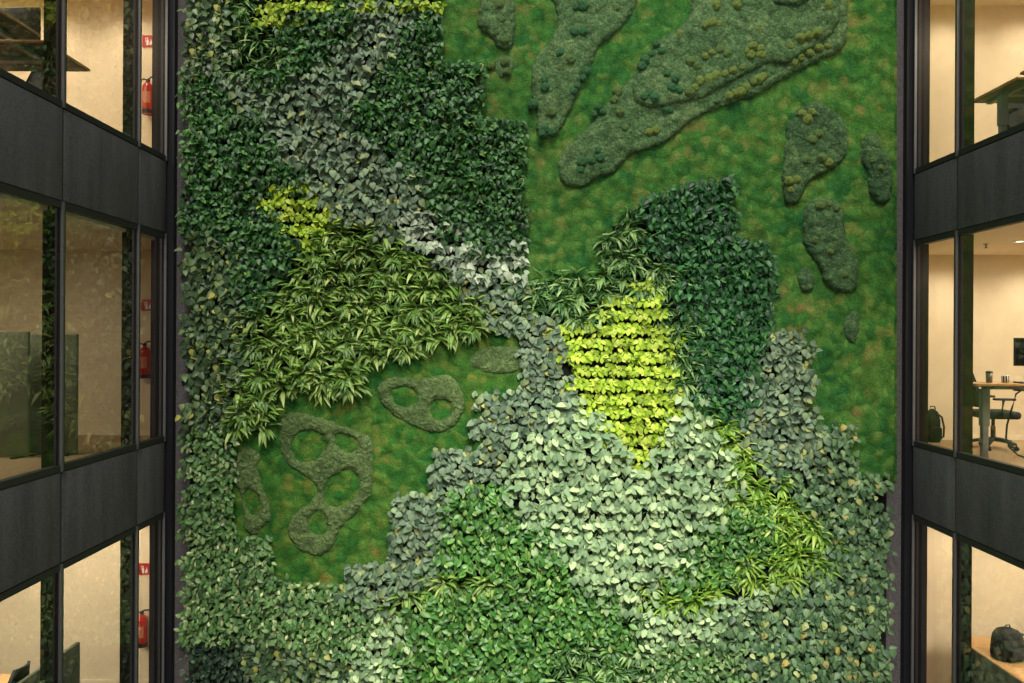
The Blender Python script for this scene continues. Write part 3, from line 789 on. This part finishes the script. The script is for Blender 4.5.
def office_chair(loc, rz, label, arms=True, scale=1.0):
    r = empty('office_chair', loc, rz)
    tag(r, label, 'chair')
    r.scale = (scale,) * 3
    # seat faces +x, backrest at -x
    MB().box(-.24, .25, -.25, .25, .41, .51, .04).build('seat', M['darkfab'], r)
    bk = MB()
    vs, fs = [], []
    nu, nv = 8, 10
    for th in (0, 1):
        for j in range(nv + 1):
            t = j / nv
            z = .56 + .52 * t
            hw = .22 * (1 - .35 * max(0, t - .55) / .45) * (.82 + .18 * min(1, t * 4))
            for i in range(nu + 1):
                u = -1 + 2 * i / nu
                x = -.26 - .07 * math.sin(t * 2.4) * .5 - .10 * t * t + .05 * u * u - th * .035
                vs.append((x, u * hw, z))
    N = (nu + 1) * (nv + 1)
    for th in (0, 1):
        for j in range(nv):
            for i in range(nu):
                a = th * N + j * (nu + 1) + i
                q = (a, a + 1, a + nu + 2, a + nu + 1)
                fs.append(q if th == 0 else q[::-1])
    ring = [i for i in range(nu + 1)] + [(j + 1) * (nu + 1) - 1 for j in range(1, nv + 1)] + [nv * (nu + 1) + i for i in range(nu - 1, -1, -1)] + [j * (nu + 1) for j in range(nv - 1, 0, -1)]
    for a, b in zip(ring, ring[1:] + ring[:1]): fs.append((a, b, b + N, a + N))
    bk.add(vs, fs, True)
    bk.build('backrest', M['darkfab'], r)
    MB().tube([(-.1, 0, .44), (-.3, 0, .46), (-.33, 0, .62), (-.32, 0, .72)], .022).build('back_support', M['black'], r)
    MB().lathe([(.001, .12), (.03, .12), (.03, .3), (.022, .3), (.022, .44), (.07, .44), (.001, .44)]).build('gas_column', M['black'], r)
    for k in range(5):
        a = 2 * math.pi * k / 5 + .4
        c, s_ = math.cos(a), math.sin(a)
        l = MB().tube([(0, 0, .13), (.15 * c, .15 * s_, .115), (.29 * c, .29 * s_, .085)], [.03, .024, .018], 8).build('leg', M['black'], r)
        w = MB()
        w.tube([(.29 * c + s_ * .025, .29 * s_ - c * .025, .03), (.29 * c - s_ * .025, .29 * s_ + c * .025, .03)], .03, 12)
        w.tube([(.29 * c, .29 * s_, .03), (.29 * c, .29 * s_, .085)], .01, 8)
        w.build('caster', M['rubber'], l)
    if arms:
        for sy in (-1, 1):
            am = MB().tube([(-.05, sy * .22, .45), (-.02, sy * .29, .47), (.0, sy * .3, .66)], .018).build('armrest', M['black'], r)
            MB().box(-.12, .14, sy * .3 - .04, sy * .3 + .04, .66, .69, .012).build('armrest_pad', M['rubber'], am)
    return r

def sit_stand_desk(x0, x1, y0, y1, floor, top, label, wood_top=True, inset=.22):
    r = empty('desk', ((x0 + x1) / 2, (y0 + y1) / 2, floor))
    tag(r, label, 'desk')
    hx, hy, h = (x1 - x0) / 2, (y1 - y0) / 2, top - floor
    MB().box(-hx, hx, -hy, hy, h - .028, h, .004).build('desktop', M['oak'], r)
    MB().box(-hx + .02, hx - .02, -hy + .02, hy - .02, h - .036, h - .0285).build('underside_panel', M['under'], r)
    fr = MB()
    for sx in (-1, 1):
        fr.box(sx * (hx - inset - .06) - .03, sx * (hx - inset - .06) + .03, -hy + .08, hy - .08, h - .07, h - .03)
    fr.box(-hx + inset, hx - inset, -.05, .05, h - .075, h - .035)
    fr.build('support_frame', M['steel'], r)
    for sx in (-1, 1):
        lx = sx * (hx - inset)
        lg = MB().box(lx - .045, lx + .045, -.04, .04, h * .45, h - .07, .004).box(lx - .035, lx + .035, -.032, .032, .03, h * .5, .004).build('leg', M['steel'], r)
        MB().box(lx - .04, lx + .04, -hy + .06, hy - .06, 0, .035, .008).build('foot_bar', M['steel'], lg)
    return r

def backpack(loc, label, h=.46, w=.26, d=.16, rz=0.0):
    r = empty('backpack', loc, rz)
    tag(r, label, 'bag')
    vs, fs = [], []
    n, m = 20, 12
    for j in range(m + 1):
        t = j / m
        k = (1 - .18 * t) * (math.sqrt(max(0.0, 1 - ((t - .55) / .45) ** 2.6)) if t > .55 else 1) * (.9 + .1 * min(1, t * 6))
        k = max(k, .02)
        for i in range(n):
            a = 2 * math.pi * i / n
            c, s_ = math.cos(a), math.sin(a)
            x = w / 2 * k * math.copysign(abs(c) ** .6, c)
            y = d / 2 * (k * .6 + .4 * (k > .1)) * math.copysign(abs(s_) ** .7, s_) * (1 if k > .1 else k * 3)
            b = .012 * noise.noise(Vector((x * 14, y * 14, t * 7)))
            vs.append((x + b, y + b, h * t))
    for j in range(m):
        for i in range(n):
            i2 = (i + 1) % n
            fs.append((j * n + i, j * n + i2, (j + 1) * n + i2, (j + 1) * n + i))
    fs.append(tuple(reversed(range(n)))); fs.append(tuple(m * n + i for i in range(n)))
    MB().add(vs, fs, True).build('bag_body', M['darkfab'], r)
    MB().box(-w * .34, w * .34, -d * .72, -d * .35, .04, h * .45, .02).build('front_pocket', M['darkfab'], r)
    MB().tube([(-.04, 0, h * .96), (-.03, 0, h * 1.06), (.03, 0, h * 1.06), (.04, 0, h * .96)], .009).build('grab_handle', M['black'], r)
    MB().tube([(w * .2, -d * .2, h * .86), (w * .5, -d * .3, h * .75), (w * .66, -d * .3, h * .45), (w * .62, -d * .3, h * .15), (w * .42, -d * .2, .03)], .014).build('shoulder_strap', M['black'], r)
    return r

def monitor(loc, rz, label, w=.55, h=.33, stand=.2):
    r = empty('monitor', loc, rz)
    tag(r, label, 'monitor')
    MB().box(-w / 2, w / 2, -.015, .02, stand, stand + h, .006).build('screen_housing', M['black'], r)
    MB().box(-w / 2 + .012, w / 2 - .012, -.018, -.0155, stand + .014, stand + h - .012).build('screen', M['screen_off'], r)
    MB().box(-.03, .03, .02, .045, .01, stand + h * .5, .005).build('stand_post', M['steel'], r)
    MB().box(-.12, .12, -.08, .12, 0, .012, .004).build('stand_base', M['steel'], r)
    return r

# right, middle floor
f = FZ[1]
dtop = E - .49
sit_stand_desk(5.4, 7.15, 9.3, 9.72, f, dtop, 'raised oak topped desk on grey steel legs in the middle right office')
p = at(993, 440, 10.62)
office_chair((p.x, 10.62, f), -.15, 'black office chair behind the desk in the middle right office')
p = at(989.2, 380, 9.55)
r = empty('travel_mug', (p.x, 9.55, dtop)); tag(r, 'tall grey canister on the middle right desk, nearer the mullion', 'mug')
MB().lathe([(.001, .001), (.034, .001), (.038, .12), (.001, .12)], n=20).build('mug_body', simple('grey printed metal', (120, 116, 108), .4, .3, var=.5, scale=25), r)
MB().lathe([(.039, .115), (.04, .13), (.03, .138), (.001, .138)], n=20).build('lid', M['black'], r)
p = at(1005.5, 380, 9.55)
r = empty('pen_cup', (p.x, 9.55, dtop)); tag(r, 'short striped pen cup on the middle right desk, beside the canister', 'cup')
MB().lathe([(.001, .001), (.042, .001), (.042, .088), (.038, .088), (.038, .01), (.001, .01)], n=20).build('cup_body', M['white'], r)
st = MB()
for k in range(9):
    a = 2 * math.pi * k / 9
    st.add([(.0428 * math.cos(a + t), .0428 * math.sin(a + t), z) for z in (.004, .085) for t in (0, .18, .36)], [(0, 1, 4, 3), (1, 2, 5, 4)], True)
st.build('stripes', M['black'], r)
p = at(1032, 380, 9.6)
monitor((p.x + .0, 9.6, dtop), 0, 'black monitor cut by the frame edge on the middle right desk', w=.43, h=.34, stand=.2)
p = at(1024, 382, 9.5)
r = empty('laptop', (p.x + .06, 9.43, dtop)); tag(r, 'closed dark laptop lying on the middle right desk under the monitor', 'laptop')
MB().box(-.17, .17, -.11, .11, .002, .012, .003).build('laptop_base', M['black'], r)
MB().box(-.17, .17, -.11, .11, .013, .02, .003).build('laptop_lid', M['steel'], r)
p = at(933.5, 440, 11.3)
backpack((p.x, 11.33, f), 'black backpack on the floor against the wall in the middle right office', h=.47, w=.2, d=.2)
pts = [at(1022, 390, 9.66), at(1016, 394, 9.66), at(1012, 408, 9.66), at(1007, 425, 9.64), at(1006, 438, 9.62), at(1010, 448, 9.6), at(1018, 455, 9.55), at(1028, 459, 9.5)]
for q_ in pts: q_.z = max(q_.z, f + .012)
cb = MB().tube(pts, .011, 8).build('power_cable', M['rubber']); tag(cb, 'dark power cable looping from the middle right desk down to the floor', 'cable')
p = at(1021, 392, 9.66)
r = MB().box(p.x - .06, p.x + .2, 9.62, 9.72, dtop - .105, dtop - .0285, .006).build('cable_tray', M['black']); tag(r, 'black power box under the middle right desk at the frame edge', 'power box')

# right, upper floor
f = FZ[2]
sit_stand_desk(5.6, 7.2, 8.9, 9.8, f, f + .77, 'desk seen from below in the upper right office, its grey leg in view', inset=.12)
sit_stand_desk(5.6, 7.2, 7.95, 8.85, f, f + .80, 'second desk in the upper right office, only its corner at the frame edge')
office_chair((6.42, 9.9, f), -1.57, 'black office chair beside the desk in the upper right office', arms=True, scale=.98)
pts = [(6.3, 9.3, f + .70), (6.22, 9.25, f + .5), (6.12, 9.2, f + .3), (5.98, 9.2, f + .12), (5.93, 9.2, f + .012)]
tag(MB().tube(pts, .012, 8).build('power_cable', M['steel']), 'grey cable hanging beside the chair in the upper right office', 'cable')

# right, lower floor
f = FZ[0]
ct = E - 4.1
r = empty('storage_cabinet', (6.18, 10.22, f)); tag(r, 'oak storage cabinet behind the end-on screen in the lower right office', 'cabinet')
hc = ct - f
MB().box(.0, 1.1, -.88, .88, .05, hc - .03).build('cabinet_body', M['oak'], r)
MB().box(-.012, 1.12, -.9, .9, hc - .03, hc, .004).build('cabinet_top', M['oak'], r)
for k in range(2):
    d_ = MB().box(.02 + k * .54, .54 + k * .54, -.9, -.882, .08, hc - .05, .003).build('door', M['oak'], r)
    MB().box(.47 + k * .1, .49 + k * .1, -.925, -.901, hc * .5, hc * .6).build('handle', M['steel'], d_)
MB().box(.03, 1.07, -.85, .85, 0, .05).build('plinth', M['black'], r)
backpack((6.45, 10.38, ct), 'dark bulky rucksack standing on the cabinet in the lower right office', h=.4, w=.42, d=.3, rz=.25)
r = empty('acoustic_screen', (5.45, 8.2, f)); tag(r, 'grey green felt screen standing end on in the lower right office', 'screen')
MB().box(-.025, .025, -1.55, 1.55, .02, E - 3.62 - f, .006).build('felt_panel', M['green_felt'], r)
MB().box(-.027, .027, -1.56, 1.56, E - 3.62 - f, E - 3.6 - f, .004).build('top_trim', M['oak'], r)
for sy in (-1.1, 1.1): MB().box(-.05, .1, sy - .03, sy + .03, 0, .02, .004).build('foot', M['black'], r)

# left, upper floor
f = FZ[2]
sit_stand_desk(-6.5, -4.76, 8.12, 9.0, f, f + .83, 'longer desk seen from below in the upper left office, nearer the end wall')
sit_stand_desk(-6.5, -4.76, 7.15, 8.06, f, f + .86, 'desk seen from below at the frame edge of the upper left office')
p = at(6, 30, 8.4)
monitor((p.x, 8.5, f + .83), math.pi, 'dark monitor on the upper left desk at the frame edge', w=.6, h=.36, stand=.12)
office_chair((-5.72, 9.42, f), -1.57, 'dark office chair behind the desks in the upper left office')
r = empty('drawer_pedestal', (-6.05, 8.75, f)); tag(r, 'brown drawer pedestal under the upper left desk', 'drawer unit')
MB().box(-.2, .2, -.2, .2, .03, .6, .004).build('pedestal_body', simple('brown laminate', (92, 74, 54), .6), r)
for k in range(3):
    d_ = MB().box(-.185, .185, -.215, -.201, .05 + k * .18, .22 + k * .18, .003).build('drawer', simple('brown drawer front', (104, 84, 60), .6), r)
    MB().box(-.06, .06, -.23, -.216, .14 + k * .18, .155 + k * .18).build('handle', M['steel'], d_)
MB().box(-.18, .18, -.18, .18, 0, .03).build('plinth', M['black'], r)

# left, middle floor: acoustic screens
f = FZ[1]
def screen(x0, x1, y, h, label):
    r = empty('acoustic_screen', ((x0 + x1) / 2, y, f)); tag(r, label, 'screen')
    hx = (x1 - x0) / 2
    MB().box(-hx, hx, -.025, .025, .02, h, .012).build('felt_panel', M['green_felt'], r)
    for sx in (-1, 1):
        MB().box(sx * hx * .7 - .03, sx * hx * .7 + .03, -.12, .12, 0, .02, .004).build('foot', M['black'], r)
p0, p1 = at(-40, 340, 9.35).x, at(29.5, 340, 9.35).x
screen(p0, p1, 9.35, 1.475, 'taller grey green felt screen at the frame edge of the middle left office')
p0, p1 = at(31, 340, 9.6).x, at(78, 340, 9.6).x
screen(p0, p1, 9.6, 1.45, 'grey green felt screen behind the middle left mullion')

# left, lower floor
f = FZ[0]
r = empty('acoustic_screen', (-4.85, 8.1, f)); tag(r, 'grey green felt screen standing end on in the lower left office', 'screen')
zt = (644 - HZ) * 8.98 / F
MB().box(-.025, .025, -.9, .88, .02, 5.02 - zt, .01).build('felt_panel', M['green_felt'], r)
for sy in (-.6, .6): MB().box(-.09, .15, sy - .03, sy + .03, 0, .02, .004).build('foot', M['black'], r)
sit_stand_desk(-7.6, -6.02, 9.2, 9.95, f, E - 4.2, 'oak desk at the bottom frame edge of the lower left office', inset=.62)
p = at(33, 665, 9.9)
office_chair((-6.2, 9.58, f), math.pi, 'dark office chair by the desk in the lower left office')

# ------------------------------------------------------------------ ceiling fittings and lamps
def spot(loc, energy, ang, col=(1, .86, .68), rad=.06, blend=.8):
    l = bpy.data.lights.new('downlight_lamp', 'SPOT')
    l.energy = energy; l.spot_size = math.radians(ang); l.spot_blend = 1.0; l.color = col; l.shadow_soft_size = rad
    o = bpy.data.objects.new('downlight_lamp', l)
    C.objects.link(o); o.location = loc
    return o
def downlight(x, y, z, label, energy=40, ang=110):
    r = empty('downlight', (x, y, z)); tag(r, label, 'ceiling light')
    MB().lathe([(.075, -.001), (.085, -.012), (.065, -.014), (.06, -.004)], n=24).build('trim_ring', M['white'], r)
    MB().lathe([(.001, -.005), (.062, -.005)], n=24).build('diffuser', M['lamp'], r)
    spot((x, y, z - .03), energy, ang).parent = None
fl = ['lower', 'middle', 'upper']
for side, X, s in (('left', XL, -1), ('right', XR, 1)):
    for k in range(3):
        n = 0
        for (dx, y) in ((1.0, 11.0), (2.2, 11.0)) if not (side == 'left' and k == 1) else ():
            spot((X + s * dx, y, CZ[k] - .03), 65, 150)
            n += 1
        a = bpy.data.lights.new('room_lamp', 'AREA'); a.energy = 165 if side == 'left' else 165; a.size = 1.6; a.color = (1, .88, .70)
        if side == 'left' and k == 1: a.energy = 48
        o = bpy.data.objects.new('room_lamp', a); C.objects.link(o)
        o.location = (X + s * 2.2, 8.6, CZ[k] - .05)
p = at(1020.5, 243, 9.9)
x_, y_ = 512, 0
yd = (CZ[1] - E) * F / (HZ - 241 + 2.8)
downlight((1020 - 512) * yd / F - .0055 * 97 * yd / F, yd, CZ[1] , 'bright round downlight visible in the middle right office ceiling', 60)
yd = (CZ[1] - E) * F / (HZ - 244 + 2.8)
r = empty('sprinkler', ((986 - 512.5) * yd / F, yd, CZ[1])); tag(r, 'small sprinkler head on the middle right office ceiling', 'sprinkler')
MB().lathe([(.001, 0), (.035, 0), (.03, -.01), (.01, -.012), (.01, -.05), (.001, -.05)], n=14).build('sprinkler_body', M['steel'], r)
MB().lathe([(.001, -.05), (.03, -.052), (.03, -.056), (.001, -.056)], n=14).build('deflector', M['steel'], r)

# ------------------------------------------------------------------ daylight
w = bpy.data.worlds.new('overcast daylight')
bpy.context.scene.world = w
w.use_nodes = True
bg = w.node_tree.nodes['Background']
bg.inputs['Color'].default_value = (.96, .97, .93, 1)
bg.inputs['Strength'].default_value = .5

def sun(rot, st, ang, col):
    l = bpy.data.lights.new('sun', 'SUN'); l.energy = st; l.angle = math.radians(ang); l.color = col
    o = bpy.data.objects.new('sun', l); C.objects.link(o)
    o.rotation_euler = rot
    return o
# soft light falling steeply from the roof of the court onto the wall
sun((math.radians(38), 0, 0), 3.2, 22, (1, .95, .86))

def flood_or_fill(loc, target, energy, ang, col, rad=.8):
    l = bpy.data.lights.new('flood_or_fill_light', 'SPOT'); l.energy = energy; l.spot_size = math.radians(ang); l.spot_blend = 1; l.color = col; l.shadow_soft_size = rad
    o = bpy.data.objects.new('flood_or_fill_light', l); C.objects.link(o)
    o.location = loc
    o.rotation_euler = (Vector(target) - Vector(loc)).to_track_quat('-Z', 'Y').to_euler()
flood_or_fill((.8, 2.5, 8.5), (1.0, 10.4, 2.0), 3000, 55, (1, .97, .88))

flood_or_fill((2.2, 2.0, 9.5), (1.9, 10.4, 9.4), 700, 40, (.95, 1, .98))  # added fill without a real source, standing in for pale haze over the upper moss

vs_ = bpy.context.scene.view_settings
vs_.view_transform = 'Standard'
vs_.look = 'None'
vs_.exposure = 0
vs_.gamma = 1
